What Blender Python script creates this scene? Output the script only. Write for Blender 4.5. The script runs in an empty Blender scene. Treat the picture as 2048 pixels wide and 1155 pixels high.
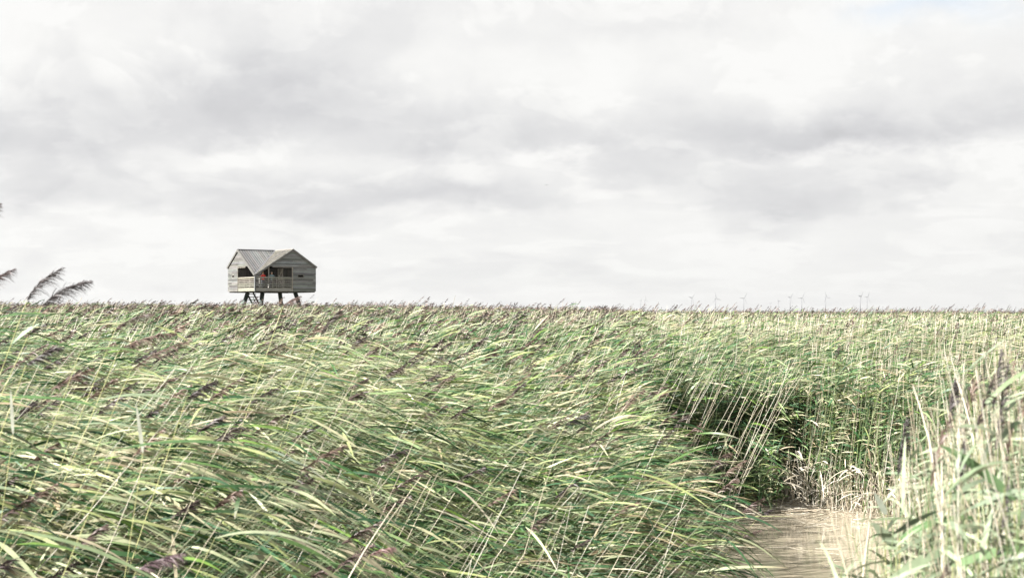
import bpy, math, random
import numpy as np
from mathutils import Vector
R = math.radians
random.seed(7)
rng = np.random.default_rng(11)
sc = bpy.context.scene
COL = sc.collection

# ---------------------------------------------------------------- camera
F = 2800.0            # focal length in photo pixels (2048 wide)
HZ = 628.0            # horizon row in the photograph
EYE = 3.0
cam = bpy.data.cameras.new('camera'); cam_o = bpy.data.objects.new('camera', cam); COL.objects.link(cam_o)
cam_o.location = (0, 0, EYE); cam_o.rotation_euler = (R(90), 0, 0)
cam.sensor_width = 36; cam.lens = F / 2048 * 36; cam.shift_y = (HZ - 577.5) / 2048
cam.clip_start = 0.1; cam.clip_end = 30000
cam.dof.use_dof = True; cam.dof.focus_distance = 26; cam.dof.aperture_fstop = 5.6
sc.camera = cam_o
sc.view_settings.view_transform = 'Standard'; sc.view_settings.look = 'None'
sc.view_settings.gamma = 1; sc.view_settings.use_curve_mapping = False
EXPO = 2.2
sc.view_settings.exposure = EXPO
sc.cycles.max_bounces = 6; sc.cycles.transparent_max_bounces = 4
sc.cycles.volume_bounces = 0

# ---------------------------------------------------------------- sun
SUN_EL = R(38); sx, sy = -0.92, -0.39
sun_dir = Vector((sx * math.cos(SUN_EL), sy * math.cos(SUN_EL), math.sin(SUN_EL)))
sl = bpy.data.lights.new('sun', 'SUN'); sl.energy = 5.0; sl.angle = R(1.0); sl.color = (1, 0.965, 0.90)
so = bpy.data.objects.new('sun', sl); COL.objects.link(so)
so.rotation_euler = sun_dir.to_track_quat('Z', 'Y').to_euler()

# ---------------------------------------------------------------- sky
w = bpy.data.worlds.new('World'); sc.world = w; w.use_nodes = True
nt = w.node_tree; N = nt.nodes; LK = nt.links
for n in list(N): N.remove(n)
def lk(a, b): LK.new(a, b)
def M(op, a, b=None, c=None):
    n = N.new('ShaderNodeMath'); n.operation = op
    for i, v in enumerate((a, b, c)):
        if v is None: continue
        if isinstance(v, (int, float)): n.inputs[i].default_value = v
        else: lk(v, n.inputs[i])
    return n.outputs[0]
tc = N.new('ShaderNodeTexCoord'); sep = N.new('ShaderNodeSeparateXYZ'); lk(tc.outputs['Generated'], sep.inputs[0])
X, Y, Z = sep.outputs
az = M('ARCTAN2', X, Y); el = M('ARCSINE', Z)
def noise(vec, scale, detail, rough=0.55, dist=0.0):
    n = N.new('ShaderNodeTexNoise'); n.inputs['Scale'].default_value = scale; n.inputs['Detail'].default_value = detail
    n.inputs['Roughness'].default_value = rough; n.inputs['Distortion'].default_value = dist
    lk(vec, n.inputs['Vector']); return n.outputs['Fac']
def comb(a, b, c=0.0):
    n = N.new('ShaderNodeCombineXYZ')
    for i, v in enumerate((a, b, c)):
        if isinstance(v, (int, float)): n.inputs[i].default_value = v
        else: lk(v, n.inputs[i])
    return n.outputs[0]
zc = M('ADD', M('MAXIMUM', el, 0.0), 0.045)
lel = M('LOGARITHM', zc, 2.718)                      # clouds flatten and crowd towards the horizon
va = comb(az, M('MULTIPLY', lel, 0.28), 0.0)
wx = M('MULTIPLY', M('SUBTRACT', noise(va, 13.0, 9, 0.62), 0.5), 0.15)
wy = M('MULTIPLY', M('SUBTRACT', noise(comb(az, M('MULTIPLY', lel, 0.28), 4.3), 14.0, 9, 0.62), 0.5), 0.06)
azw = M('ADD', az, wx); elw = M('ADD', el, wy)
def blob(px, py, rx, ry, s, low=1.9):
    a0 = math.atan((px - 1024) / F); e0 = math.atan((HZ - py) / F * math.cos(a0))
    dx = M('DIVIDE', M('SUBTRACT', azw, a0), rx / F)
    dy = M('DIVIDE', M('SUBTRACT', elw, e0), ry / F)
    if low != 1: dy = M('MINIMUM', M('MULTIPLY', dy, 1.0), M('MULTIPLY', dy, low)) if False else M('MULTIPLY', dy, M('ADD', 1.0, M('MULTIPLY', M('LESS_THAN', dy, 0.0), low - 1)))
    q = M('ADD', M('MULTIPLY', dx, dx), M('MULTIPLY', dy, dy))
    return M('MULTIPLY', M('EXPONENT', M('MULTIPLY', q, -1.0)), s)
tot = None
for b in [(560,215,240,90,-0.118),(460,270,150,45,-0.061),(110,260,230,80,-0.068),(60,360,200,50,-0.061),(960,285,330,55,-0.074),
          (620,400,330,45,-0.081),(860,385,160,40,-0.054),(1860,255,230,60,-0.095),(1640,285,170,40,-0.068),(1430,265,170,60,-0.061),
          (1560,405,170,45,-0.068),(1270,360,120,45,-0.054),(1040,420,150,40,-0.047),(1820,370,90,18,-0.041),(1300,60,200,40,-0.027),(760,80,200,60,-0.014),
          (1250,150,300,90,0.029),(780,130,160,80,0.026),(1650,100,120,90,0.026),(300,170,120,70,0.019),(1110,315,50,25,0.052),(420,330,140,30,0.026),
          (1480,520,110,24,0.029),(1560,515,60,20,0.026),(1970,535,60,24,0.039),(455,480,70,35,0.033),(200,440,130,35,0.033),(330,460,60,30,0.026),(1850,320,200,25,0.026),
          (1000,515,50,16,0.019),(60,90,200,100,0.026)]:
    v = blob(*b); tot = v if tot is None else M('ADD', tot, v)
fb = M('MULTIPLY', M('SUBTRACT', noise(va, 7.0, 7, 0.55, 0.4), 0.5), 0.10)
fb2 = M('MULTIPLY', M('SUBTRACT', noise(comb(az, M('MULTIPLY', lel, 0.45), 9.0), 26.0, 6, 0.6, 0.3), 0.5), 0.05)
def sstep(v, a, b_):
    n = N.new('ShaderNodeMapRange'); n.interpolation_type = 'SMOOTHSTEP'; lk(v, n.inputs[0]); n.inputs[1].default_value = a; n.inputs[2].default_value = b_; return n.outputs[0]
puff = M('MULTIPLY', sstep(noise(comb(az, M('MULTIPLY', lel, 0.34), 2.0), 15.0, 8, 0.6, 0.5), 0.50, 0.58), 0.026)      # crisp-edged heaps
puff2 = M('MULTIPLY', sstep(noise(comb(az, M('MULTIPLY', lel, 0.22), 6.0), 8.0, 7, 0.55, 0.3), 0.50, 0.62), -0.032)
lowglow = M('MULTIPLY', M('EXPONENT', M('MULTIPLY', M('MAXIMUM', el, 0.0), -14.0)), 0.010)
disp = M('ADD', M('ADD', M('ADD', tot, 0.955), M('ADD', fb, fb2)), M('ADD', M('ADD', puff, puff2), lowglow))
disp = M('MINIMUM', M('MAXIMUM', disp, 0.6), 0.985)
ramp = N.new('ShaderNodeMapRange'); lk(disp, ramp.inputs[0]); ramp.inputs[1].default_value = 0.84; ramp.inputs[2].default_value = 0.97
mixc = N.new('ShaderNodeMix'); mixc.data_type = 'RGBA'; lk(ramp.outputs[0], mixc.inputs[0])
mixc.inputs[6].default_value = (0.985, 0.99, 1.012, 1); mixc.inputs[7].default_value = (1.0, 0.998, 0.982, 1)
lum = M('MULTIPLY', M('POWER', disp, 2.25), 1.0 / 2 ** EXPO)
vm = N.new('ShaderNodeVectorMath'); vm.operation = 'SCALE'; lk(mixc.outputs[2], vm.inputs[0]); lk(lum, vm.inputs[3])
skt = N.new('ShaderNodeTexSky'); skt.sky_type = 'NISHITA'; skt.sun_disc = False
skt.sun_elevation = SUN_EL; skt.sun_rotation = math.atan2(sx, sy)
sks = N.new('ShaderNodeVectorMath'); sks.operation = 'SCALE'; lk(skt.outputs[0], sks.inputs[0]); sks.inputs[3].default_value = 0.042
hole = M('MINIMUM', M('ADD', blob(1890,5,120,40,.30,1), blob(1760,25,80,25,.10,1)), 1.0)
mx = N.new('ShaderNodeMix'); mx.data_type = 'RGBA'; lk(hole, mx.inputs[0]); lk(vm.outputs[0], mx.inputs[6]); lk(sks.outputs[0], mx.inputs[7])
bg = N.new('ShaderNodeBackground'); lk(mx.outputs[2], bg.inputs[0]); bg.inputs[1].default_value = 1.0
wo = N.new('ShaderNodeOutputWorld'); lk(bg.outputs[0], wo.inputs[0])

# ---------------------------------------------------------------- helpers
def tag(o, label=None, cat=None, group=None, kind=None):
    if label: o['label'] = label
    if cat: o['category'] = cat
    if group: o['group'] = group
    if kind: o['kind'] = kind
    return o
def empty(name, loc=(0, 0, 0), rz=0.0):
    o = bpy.data.objects.new(name, None); COL.objects.link(o); o.location = loc; o.rotation_euler = (0, 0, rz)
    o.empty_display_size = 0.3
    return o
def mesh_obj(name, V, Fc, mat, parent=None, C=None, smooth=False):
    """V (n,3) array, Fc list of faces or (m,4)/(m,3) int array, C per-vertex colours"""
    me = bpy.data.meshes.new(name)
    V = np.asarray(V, dtype=np.float32)
    if isinstance(Fc, np.ndarray):
        k = Fc.shape[1]; m = len(Fc)
        me.vertices.add(len(V)); me.vertices.foreach_set('co', V.ravel())
        me.loops.add(m * k); me.loops.foreach_set('vertex_index', Fc.astype(np.int32).ravel())
        me.polygons.add(m); me.polygons.foreach_set('loop_start', np.arange(0, m * k, k, dtype=np.int32))
        me.polygons.foreach_set('loop_total', np.full(m, k, dtype=np.int32))
        me.update(calc_edges=True)
    else:
        me.from_pydata([tuple(map(float, v)) for v in V], [], [tuple(int(i) for i in f) for f in Fc]); me.update()
    if C is not None:
        a = me.color_attributes.new('Col', 'FLOAT_COLOR', 'POINT')
        cc = np.ones((len(V), 4), dtype=np.float32); cc[:, :3] = C
        a.data.foreach_set('color', cc.ravel())
    if smooth: me.polygons.foreach_set('use_smooth', np.ones(len(me.polygons), dtype=bool))
    o = bpy.data.objects.new(name, me); COL.objects.link(o)
    if mat: me.materials.append(mat)
    if parent: o.parent = parent
    return o
class MB:
    def __init__(s): s.v = []; s.f = []; s.c = []
    def add(s, vs, fs, col=(1, 1, 1)):
        b = len(s.v); s.v += [tuple(v) for v in vs]; s.f += [tuple(i + b for i in f) for f in fs]; s.c += [col] * len(vs)
    def hexa(s, p, col=(1, 1, 1)):     # 8 points: bottom 4 ccw, top 4 ccw
        s.add(p, [(3,2,1,0),(4,5,6,7),(0,1,5,4),(1,2,6,5),(2,3,7,6),(3,0,4,7)], col)
    def box(s, x0, x1, y0, y1, z0, z1, col=(1, 1, 1)):
        s.hexa([(x0,y0,z0),(x1,y0,z0),(x1,y1,z0),(x0,y1,z0),(x0,y0,z1),(x1,y0,z1),(x1,y1,z1),(x0,y1,z1)], col)
    def bar(s, a, b, wd, th, col=(1, 1, 1), up=(0, 0, 1)):
        a = Vector(a); b = Vector(b); d = (b - a).normalized(); u = Vector(up)
        sd = d.cross(u)
        if sd.length < 1e-4: sd = Vector((1, 0, 0))
        sd.normalize(); u2 = sd.cross(d).normalized(); sd *= wd / 2; u2 *= th / 2
        s.hexa([a - sd - u2, a + sd - u2, b + sd - u2, b - sd - u2, a - sd + u2, a + sd + u2, b + sd + u2, b - sd + u2], col)
    def tube(s, a, b, r0, r1, n=12, col=(1, 1, 1)):
        a = Vector(a); b = Vector(b); d = (b - a).normalized(); sd = d.cross(Vector((0.3, 1, 0.1))).normalized(); u = sd.cross(d)
        vs = [a + (sd * math.cos(2*math.pi*i/n) + u * math.sin(2*math.pi*i/n)) * r0 for i in range(n)] + \
             [b + (sd * math.cos(2*math.pi*i/n) + u * math.sin(2*math.pi*i/n)) * r1 for i in range(n)]
        s.add(vs, [(i, (i+1) % n, n + (i+1) % n, n + i) for i in range(n)] + [tuple(range(n))[::-1], tuple(range(n, 2*n))], col)
    def build(s, name, mat, parent=None, smooth=False):
        return mesh_obj(name, s.v, s.f, mat, parent, np.array(s.c), smooth)
def W(px, py, d): return Vector(((px - 1024) / F * d, d, EYE + (HZ - py) / F * d))

def mat_new(name):
    m = bpy.data.materials.new(name); m.use_nodes = True; t = m.node_tree
    b = t.nodes['Principled BSDF']; return m, t, b
def simple(name, col, rough=0.7, var=0.0, scale=5.0, metal=0.0):
    m, t, b = mat_new(name); b.inputs['Roughness'].default_value = rough; b.inputs['Metallic'].default_value = metal
    if var:
        n = t.nodes.new('ShaderNodeTexNoise'); n.inputs['Scale'].default_value = scale; n.inputs['Detail'].default_value = 5
        tcn = t.nodes.new('ShaderNodeTexCoord'); t.links.new(tcn.outputs['Object'], n.inputs['Vector'])
        r = t.nodes.new('ShaderNodeMapRange'); r.inputs[1].default_value = .3; r.inputs[2].default_value = .7
        r.inputs[3].default_value = 1 - var; r.inputs[4].default_value = 1 + var
        t.links.new(n.outputs['Fac'], r.inputs[0])
        v = t.nodes.new('ShaderNodeVectorMath'); v.operation = 'SCALE'; v.inputs[0].default_value = col[:3]
        t.links.new(r.outputs[0], v.inputs[3]); t.links.new(v.outputs[0], b.inputs['Base Color'])
    else: b.inputs['Base Color'].default_value = (*col, 1)
    return m
def attr_mat(name, rough, transl, spec=0.5, nscale=0.0, stretch=(1, 1, 1), namp=0.25):
    m, t, b = mat_new(name); a = t.nodes.new('ShaderNodeAttribute'); a.attribute_name = 'Col'
    c = a.outputs['Color']
    if nscale:
        tcn = t.nodes.new('ShaderNodeTexCoord'); mp = t.nodes.new('ShaderNodeMapping'); mp.inputs['Scale'].default_value = stretch
        t.links.new(tcn.outputs['Object'], mp.inputs[0])
        n = t.nodes.new('ShaderNodeTexNoise'); n.inputs['Scale'].default_value = nscale; n.inputs['Detail'].default_value = 6; n.inputs['Roughness'].default_value = .65
        t.links.new(mp.outputs[0], n.inputs['Vector'])
        r = t.nodes.new('ShaderNodeMapRange'); r.inputs[1].default_value = .3; r.inputs[2].default_value = .7
        r.inputs[3].default_value = 1 - namp; r.inputs[4].default_value = 1 + namp; t.links.new(n.outputs['Fac'], r.inputs[0])
        v = t.nodes.new('ShaderNodeVectorMath'); v.operation = 'SCALE'; t.links.new(c, v.inputs[0]); t.links.new(r.outputs[0], v.inputs[3]); c = v.outputs[0]
    t.links.new(c, b.inputs['Base Color'])
    b.inputs['Roughness'].default_value = rough; b.inputs['Specular IOR Level'].default_value = spec
    if transl:
        tr = t.nodes.new('ShaderNodeBsdfTranslucent'); t.links.new(c, tr.inputs['Color'])
        mxs = t.nodes.new('ShaderNodeMixShader'); mxs.inputs[0].default_value = transl
        out = [n for n in t.nodes if n.type == 'OUTPUT_MATERIAL'][0]
        t.links.new(b.outputs[0], mxs.inputs[1]); t.links.new(tr.outputs[0], mxs.inputs[2]); t.links.new(mxs.outputs[0], out.inputs['Surface'])
    return m
M_REED = attr_mat('reed', 0.48, 0.18, 0.30, 26.0, (1, 1, 1), 0.22)
M_DRY = attr_mat('dry_straw', 0.55, 0.0, 0.4, 9.0, (1, 1, 1), 0.3)
M_WOOD = attr_mat('weathered_board', 0.85, 0, 0.2, 2.0, (0.5, 0.5, 6), 0.32)

# ---------------------------------------------------------------- ground, water
def interp_pts(pts, v): xs, ys = zip(*pts); return np.interp(v, xs, ys)
A_EDGE = [(3, .3), (5, .85), (7, 1.26), (9, 1.5), (10.5, 1.55), (12, 1.42), (14, 1.42), (16, 1.5), (20, 1.9), (21.6, 2.1)]        # right edge of the left stand
B_FRONT = [(1.5, 21.2), (2.3, 21.6), (3.5, 22.3), (4.6, 22.5), (5.4, 21.6), (6.2, 20.4), (7.0, 19.0), (8.5, 17.5), (12, 15), (30, 12)]
C_LEFT = [(2.0, .5), (3.3, .74), (4.3, .96), (5.2, 1.28), (6.2, 1.75), (7.5, 2.35), (9, 2.95), (11, 3.7), (13, 4.5), (14.5, 5.2), (15, 12.0)]
def in_A(x, y): return (x < interp_pts(A_EDGE, y)) & (y < 21.6)
def in_B(x, y): return y > np.where(x < 2.2, 21.4, interp_pts(B_FRONT, x))
def in_C(x, y): return (x > interp_pts(C_LEFT, y)) & (y < 13)
def in_reeds(x, y): return in_A(x, y) | in_B(x, y) | in_C(x, y)

m, t, b = mat_new('mud')
n = t.nodes.new('ShaderNodeTexNoise'); n.inputs['Scale'].default_value = 3; n.inputs['Detail'].default_value = 8
geo = t.nodes.new('ShaderNodeNewGeometry'); t.links.new(geo.outputs['Position'], n.inputs['Vector'])
cr = t.nodes.new('ShaderNodeValToRGB'); cr.color_ramp.elements[0].color = (.05, .045, .03, 1); cr.color_ramp.elements[1].color = (.16, .13, .08, 1)
t.links.new(n.outputs['Fac'], cr.inputs[0]); t.links.new(cr.outputs[0], b.inputs['Base Color']); b.inputs['Roughness'].default_value = .9
bp = t.nodes.new('ShaderNodeBump'); bp.inputs['Distance'].default_value = .03; t.links.new(n.outputs['Fac'], bp.inputs['Height']); t.links.new(bp.outputs[0], b.inputs['Normal'])
M_MUD = m
GL = 9000.0
ax = np.concatenate([[-GL, -3000, -800, -200, -60, -25], np.arange(-12, 14.01, .5), [20, 30, 60, 200, 800, 3000, GL]])
ay = np.concatenate([[-GL, -800, -100, -20, -8], np.arange(-3, 26.01, .5), [32, 45, 80, 200, 500, 1500, 4000, GL]])
gx, gy = np.meshgrid(ax, ay)
land = in_reeds(gx, gy) | (gy > 26) | (np.abs(gx) > 14) | (gy < -8)
gz = np.where(land, 0.03, -0.55)
gz = gz + np.where(np.abs(gy) < 60, 0.02 * np.sin(gx * 2.1) * np.cos(gy * 1.7), 0)
V = np.stack([gx.ravel(), gy.ravel(), gz.ravel()], 1)
nx, ny = len(ax), len(ay)
ii, jj = np.meshgrid(np.arange(nx - 1), np.arange(ny - 1)); k = (jj * nx + ii).ravel()
g = mesh_obj('ground', V, np.stack([k, k + 1, k + nx + 1, k + nx], 1), M_MUD, smooth=True); tag(g, kind='structure')

m, t, b = mat_new('muddy_water')
n = t.nodes.new('ShaderNodeTexNoise'); n.inputs['Scale'].default_value = 1.1; n.inputs['Detail'].default_value = 4
geo = t.nodes.new('ShaderNodeNewGeometry'); t.links.new(geo.outputs['Position'], n.inputs['Vector'])
cr = t.nodes.new('ShaderNodeValToRGB'); cr.color_ramp.elements[0].position = .2; cr.color_ramp.elements[1].position = .8
cr.color_ramp.elements[0].color = (.245, .212, .16, 1); cr.color_ramp.elements[1].color = (.32, .28, .215, 1)
t.links.new(n.outputs['Fac'], cr.inputs[0]); t.links.new(cr.outputs[0], b.inputs['Base Color'])
b.inputs['Roughness'].default_value = .03; b.inputs['IOR'].default_value = 1.5
n2 = t.nodes.new('ShaderNodeTexNoise'); n2.inputs['Scale'].default_value = 16; n2.inputs['Detail'].default_value = 3
mp = t.nodes.new('ShaderNodeMapping'); mp.inputs['Scale'].default_value = (.8, 1.2, 1); t.links.new(geo.outputs['Position'], mp.inputs[0]); t.links.new(mp.outputs[0], n2.inputs['Vector'])
bp = t.nodes.new('ShaderNodeBump'); bp.inputs['Distance'].default_value = .0012; bp.inputs['Strength'].default_value = .6
t.links.new(n2.outputs['Fac'], bp.inputs['Height']); t.links.new(bp.outputs[0], b.inputs['Normal'])
wt = mesh_obj('water', [(-13, -7, -.02), (14, -7, -.02), (14, 26, -.02), (-13, 26, -.02)], [(0, 1, 2, 3)], m); tag(wt, kind='structure')

# ---------------------------------------------------------------- vectorised reed pieces
def strips(base, azm, pitch, L, Wd, droop, roll, twist, col, S, prof='leaf', tipcol=None):
    n = len(L); tt = np.linspace(0, 1, S + 1)[None, :]
    h = np.stack([np.cos(azm), np.sin(azm)], 1)
    cp, sp = np.cos(pitch), np.sin(pitch)
    hor = (L * cp)[:, None] * tt
    ver = (L * sp)[:, None] * tt - (droop * L)[:, None] * tt ** 2
    P = np.empty((n, S + 1, 3)); P[..., 0] = base[:, 0:1] + h[:, 0:1] * hor; P[..., 1] = base[:, 1:2] + h[:, 1:2] * hor; P[..., 2] = base[:, 2:3] + ver
    T = np.empty_like(P); T[..., 0] = h[:, 0:1] * cp[:, None]; T[..., 1] = h[:, 1:2] * cp[:, None]; T[..., 2] = sp[:, None] - 2 * droop[:, None] * tt
    T /= np.linalg.norm(T, axis=2, keepdims=True)
    sd = np.zeros_like(P); sd[..., 0] = -h[:, 1:2]; sd[..., 1] = h[:, 0:1]
    nn = np.cross(T, sd)
    ang = roll[:, None] + twist[:, None] * tt
    wv = sd * np.cos(ang)[..., None] + nn * np.sin(ang)[..., None]
    if prof == 'leaf': pr = (tt ** .45) * (1 - tt) ** .75 * 1.75 + .22 * (1 - tt)
    else: pr = np.minimum(1.0, (1 - tt) * 1.6 + .15) * np.ones_like(tt)
    hw = (Wd[:, None] * 0.5 * pr)[..., None] * wv
    V = np.stack([P - hw, P + hw], 2).reshape(n, (S + 1) * 2, 3)
    C = np.repeat(col[:, None, :], (S + 1) * 2, 1)
    if tipcol is not None:
        ttv = np.repeat(tt, 2, axis=1)[..., None] ** 2.5
        C = C * (1 - ttv) + tipcol[:, None, :] * ttv
    q = np.arange(S) * 2
    f = np.stack([q, q + 1, q + 3, q + 2], 1)[None] + (np.arange(n) * (S + 1) * 2)[:, None, None]
    return V.reshape(-1, 3), f.reshape(-1, 4), C.reshape(-1, 3)
def tubes(P, rad, col):
    """P (n,K,3) centre lines, three sided"""
    n, K, _ = P.shape
    T = np.gradient(P, axis=1); T /= np.linalg.norm(T, axis=2, keepdims=True) + 1e-9
    a = np.cross(T, np.array([0.13, 1.0, 0.05])); a /= np.linalg.norm(a, axis=2, keepdims=True) + 1e-9
    bb = np.cross(T, a)
    V = np.stack([P + rad[..., None] * (a * math.cos(x) + bb * math.sin(x)) for x in (0.4, 0.4 + 2.094, 0.4 + 4.189)], 2).reshape(n, K * 3, 3)
    fs = []
    for j in range(K - 1):
        for i in range(3):
            fs.append([j * 3 + i, j * 3 + (i + 1) % 3, (j + 1) * 3 + (i + 1) % 3, (j + 1) * 3 + i])
    f = np.array(fs)[None] + (np.arange(n) * K * 3)[:, None, None]
    C = np.repeat(col[:, None, :], K * 3, 1)
    return V.reshape(-1, 3), f.reshape(-1, 4), C.reshape(-1, 3)
class Acc:
    def __init__(s): s.V = []; s.F = []; s.C = []; s.n = 0
    def add(s, vfc):
        V, f, C = vfc; s.V.append(V); s.F.append(f + s.n); s.C.append(C); s.n += len(V)
    def build(s, name, mat, parent=None):
        return mesh_obj(name, np.concatenate(s.V), np.concatenate(s.F), mat, parent, np.concatenate(s.C))
U = lambda a, b, n: rng.uniform(a, b, n)
G = lambda m_, s_, n: rng.normal(m_, s_, n)
def vnoise(x, y, seed=0):      # smooth value noise, about -1..1
    r = np.random.default_rng(seed); o = 0
    for k_ in range(5):
        a = r.uniform(0, 6.28); f = (0.55 + .5 * k_); p = r.uniform(0, 6.28, 2)
        o = o + np.sin((x * math.cos(a) + y * math.sin(a)) * f + p[0]) * np.cos((x * math.sin(a) - y * math.cos(a)) * f * .7 + p[1]) / (1 + .35 * k_)
    return o / 2.2

# palette, linear base colours
GREENS = np.array([[0.0224, 0.056, 0.0208], [0.0304, 0.072, 0.0256], [0.0544, 0.1, 0.032], [0.104, 0.144, 0.068], [0.024, 0.06, 0.0304], [0.136, 0.176, 0.096], [0.076, 0.128, 0.028], [.02, .055, .024], [.018, .05, .02]])
YELS = np.array([[0.185, 0.205, 0.095], [0.235, 0.228, 0.155], [0.205, 0.222, 0.145]])  # yellowish leaves and stems; cream tones also paint in the sheen of lit leaves
DRYS = np.array([[0.29, 0.255, 0.195], [0.33, 0.30, 0.245], [0.22, 0.185, 0.14], [0.34, 0.32, 0.275]])
TANS = np.array([[0.22, 0.1804, 0.1232], [0.2552, 0.2244, 0.1672], [0.1672, 0.132, 0.088], [0.2728, 0.2508, 0.2024]])
PLUM = np.array([[0.04, 0.0288, 0.0288], [0.06, 0.0416, 0.0384], [0.096, 0.0656, 0.0544], [0.152, 0.108, 0.088], [0.052, 0.04, 0.0368], [0.08, 0.0544, 0.0496]])
def leaf_cols(n, pyel, ptan, x=None, y=None):
    if x is not None:
        pyel = pyel * np.clip(1.0 + .95 * vnoise(x * .5 + 2, y * .42, 77), .08, 2.0) * (1 - .85 * hollow(x, y))  # fewer pale leaves in the hollows, their shade put into the leaf colour
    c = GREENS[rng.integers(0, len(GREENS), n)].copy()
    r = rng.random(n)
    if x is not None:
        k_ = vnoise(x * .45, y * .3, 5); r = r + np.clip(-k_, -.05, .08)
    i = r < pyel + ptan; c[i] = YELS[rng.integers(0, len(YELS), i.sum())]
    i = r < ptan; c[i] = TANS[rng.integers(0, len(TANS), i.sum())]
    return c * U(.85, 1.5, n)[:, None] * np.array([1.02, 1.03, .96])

# height of the reed tops (metres above the water) over u = x/y and distance
UT = np.array([-.5, -.25, -.1, 0, .07, .08, .12, .16, .22, .5])
DT = np.array([3.5, 4.5, 6, 7, 8, 9.5, 12, 14, 16, 20, 23, 26, 30, 40, 60, 90, 150, 400])
#      3.5   4.5   6     7     8     9.5   12    14    16    20    23    26    30    40    60    90    150   400
TT = np.array([
    [1.70, 2.15, 2.46, 2.55, 2.60, 2.66, 2.74, 2.79, 2.82, 2.86, 2.88, 2.90, 2.92, 3.00, 3.18, 3.42, 3.82, 2.95],
    [1.55, 2.02, 2.32, 2.44, 2.52, 2.60, 2.70, 2.76, 2.80, 2.85, 2.88, 2.90, 2.92, 3.00, 3.18, 3.42, 3.82, 2.95],
    [1.30, 1.55, 1.95, 2.12, 2.28, 2.44, 2.58, 2.66, 2.72, 2.80, 2.84, 2.87, 2.90, 2.97, 3.12, 3.34, 3.70, 2.95],
    [1.00, 1.20, 1.55, 1.74, 1.93, 2.17, 2.42, 2.54, 2.61, 2.72, 2.78, 2.82, 2.86, 2.93, 3.02, 3.18, 3.46, 2.95],
    [0.90, 1.00, 1.30, 1.58, 1.75, 2.02, 2.25, 2.36, 2.44, 2.56, 2.72, 2.78, 2.83, 2.90, 2.98, 3.10, 3.40, 2.95],
    [0.90, 1.00, 1.30, 1.60, 1.78, 2.04, 2.22, 2.28, 2.30, 2.40, 2.68, 2.76, 2.82, 2.89, 2.94, 2.96, 2.97, 2.95],
    [0.90, 1.00, 1.40, 1.62, 1.76, 2.00, 2.02, 1.85, 1.80, 1.9, 2.3, 2.58, 2.75, 2.86, 2.92, 2.96, 2.97, 2.95],
    [0.90, 1.00, 1.25, 1.42, 1.60, 1.72, 1.75, 1.7, 1.7, 1.8, 1.9, 2.35, 2.66, 2.82, 2.90, 2.94, 2.97, 2.95],
    [0.80, 0.90, 1.1, 1.25, 1.45, 1.5, 1.65, 1.7, 1.7, 1.8, 1.95, 2.35, 2.66, 2.82, 2.90, 2.94, 2.97, 2.95],
    [0.80, 0.90, 1.0, 1.05, 1.20, 1.42, 1.65, 1.8, 1.9, 2.2, 2.45, 2.60, 2.72, 2.84, 2.91, 2.94, 2.97, 2.95]])
def top_h(x, y):
    u = np.clip(x / np.maximum(y, .1), -.499, .499); d = np.clip(y, 3.5, 400)
    i = np.clip(np.searchsorted(UT, u) - 1, 0, len(UT) - 2); fu = (u - UT[i]) / (UT[i + 1] - UT[i])
    j = np.clip(np.searchsorted(DT, d) - 1, 0, len(DT) - 2); fd = (d - DT[j]) / (DT[j + 1] - DT[j])
    return (TT[i, j] * (1 - fu) + TT[i + 1, j] * fu) * (1 - fd) + (TT[i, j + 1] * (1 - fu) + TT[i + 1, j + 1] * fu) * fd
def top_C(x, y):
    u = x / y
    k_ = interp_pts([(.15, 2.12), (.21, 2.26), (.25, 2.34), (.29, 2.60), (.34, 2.80), (.40, 2.90), (.6, 2.9)], u)
    return np.minimum(k_, 2.80) - np.clip(y - 5, 0, 9) * .10 - np.clip(4.2 - y, 0, 1) * .12

def stem_curve(top, H, lean, laz, K, f0=0.0, ex=1.8):
    """stem through 'top', whose foot stands H below, displaced upwind; returns points from fraction f0 to 1"""
    s = np.linspace(f0, 1, K)[None, :]
    P = np.empty((len(H), K, 3))
    k_ = (s ** ex - 1) * (lean * H)[:, None]
    P[..., 0] = top[:, 0:1] + np.cos(laz)[:, None] * k_
    P[..., 1] = top[:, 1:2] + np.sin(laz)[:, None] * k_
    P[..., 2] = top[:, 2:3] + (s - 1) * H[:, None]
    return P
def at_curve(top, H, lean, laz, s):
    k_ = (s ** 1.8 - 1) * lean * H
    return np.stack([top[:, 0] + np.cos(laz) * k_, top[:, 1] + np.sin(laz) * k_, top[:, 2] + (s - 1) * H], 1)

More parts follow.
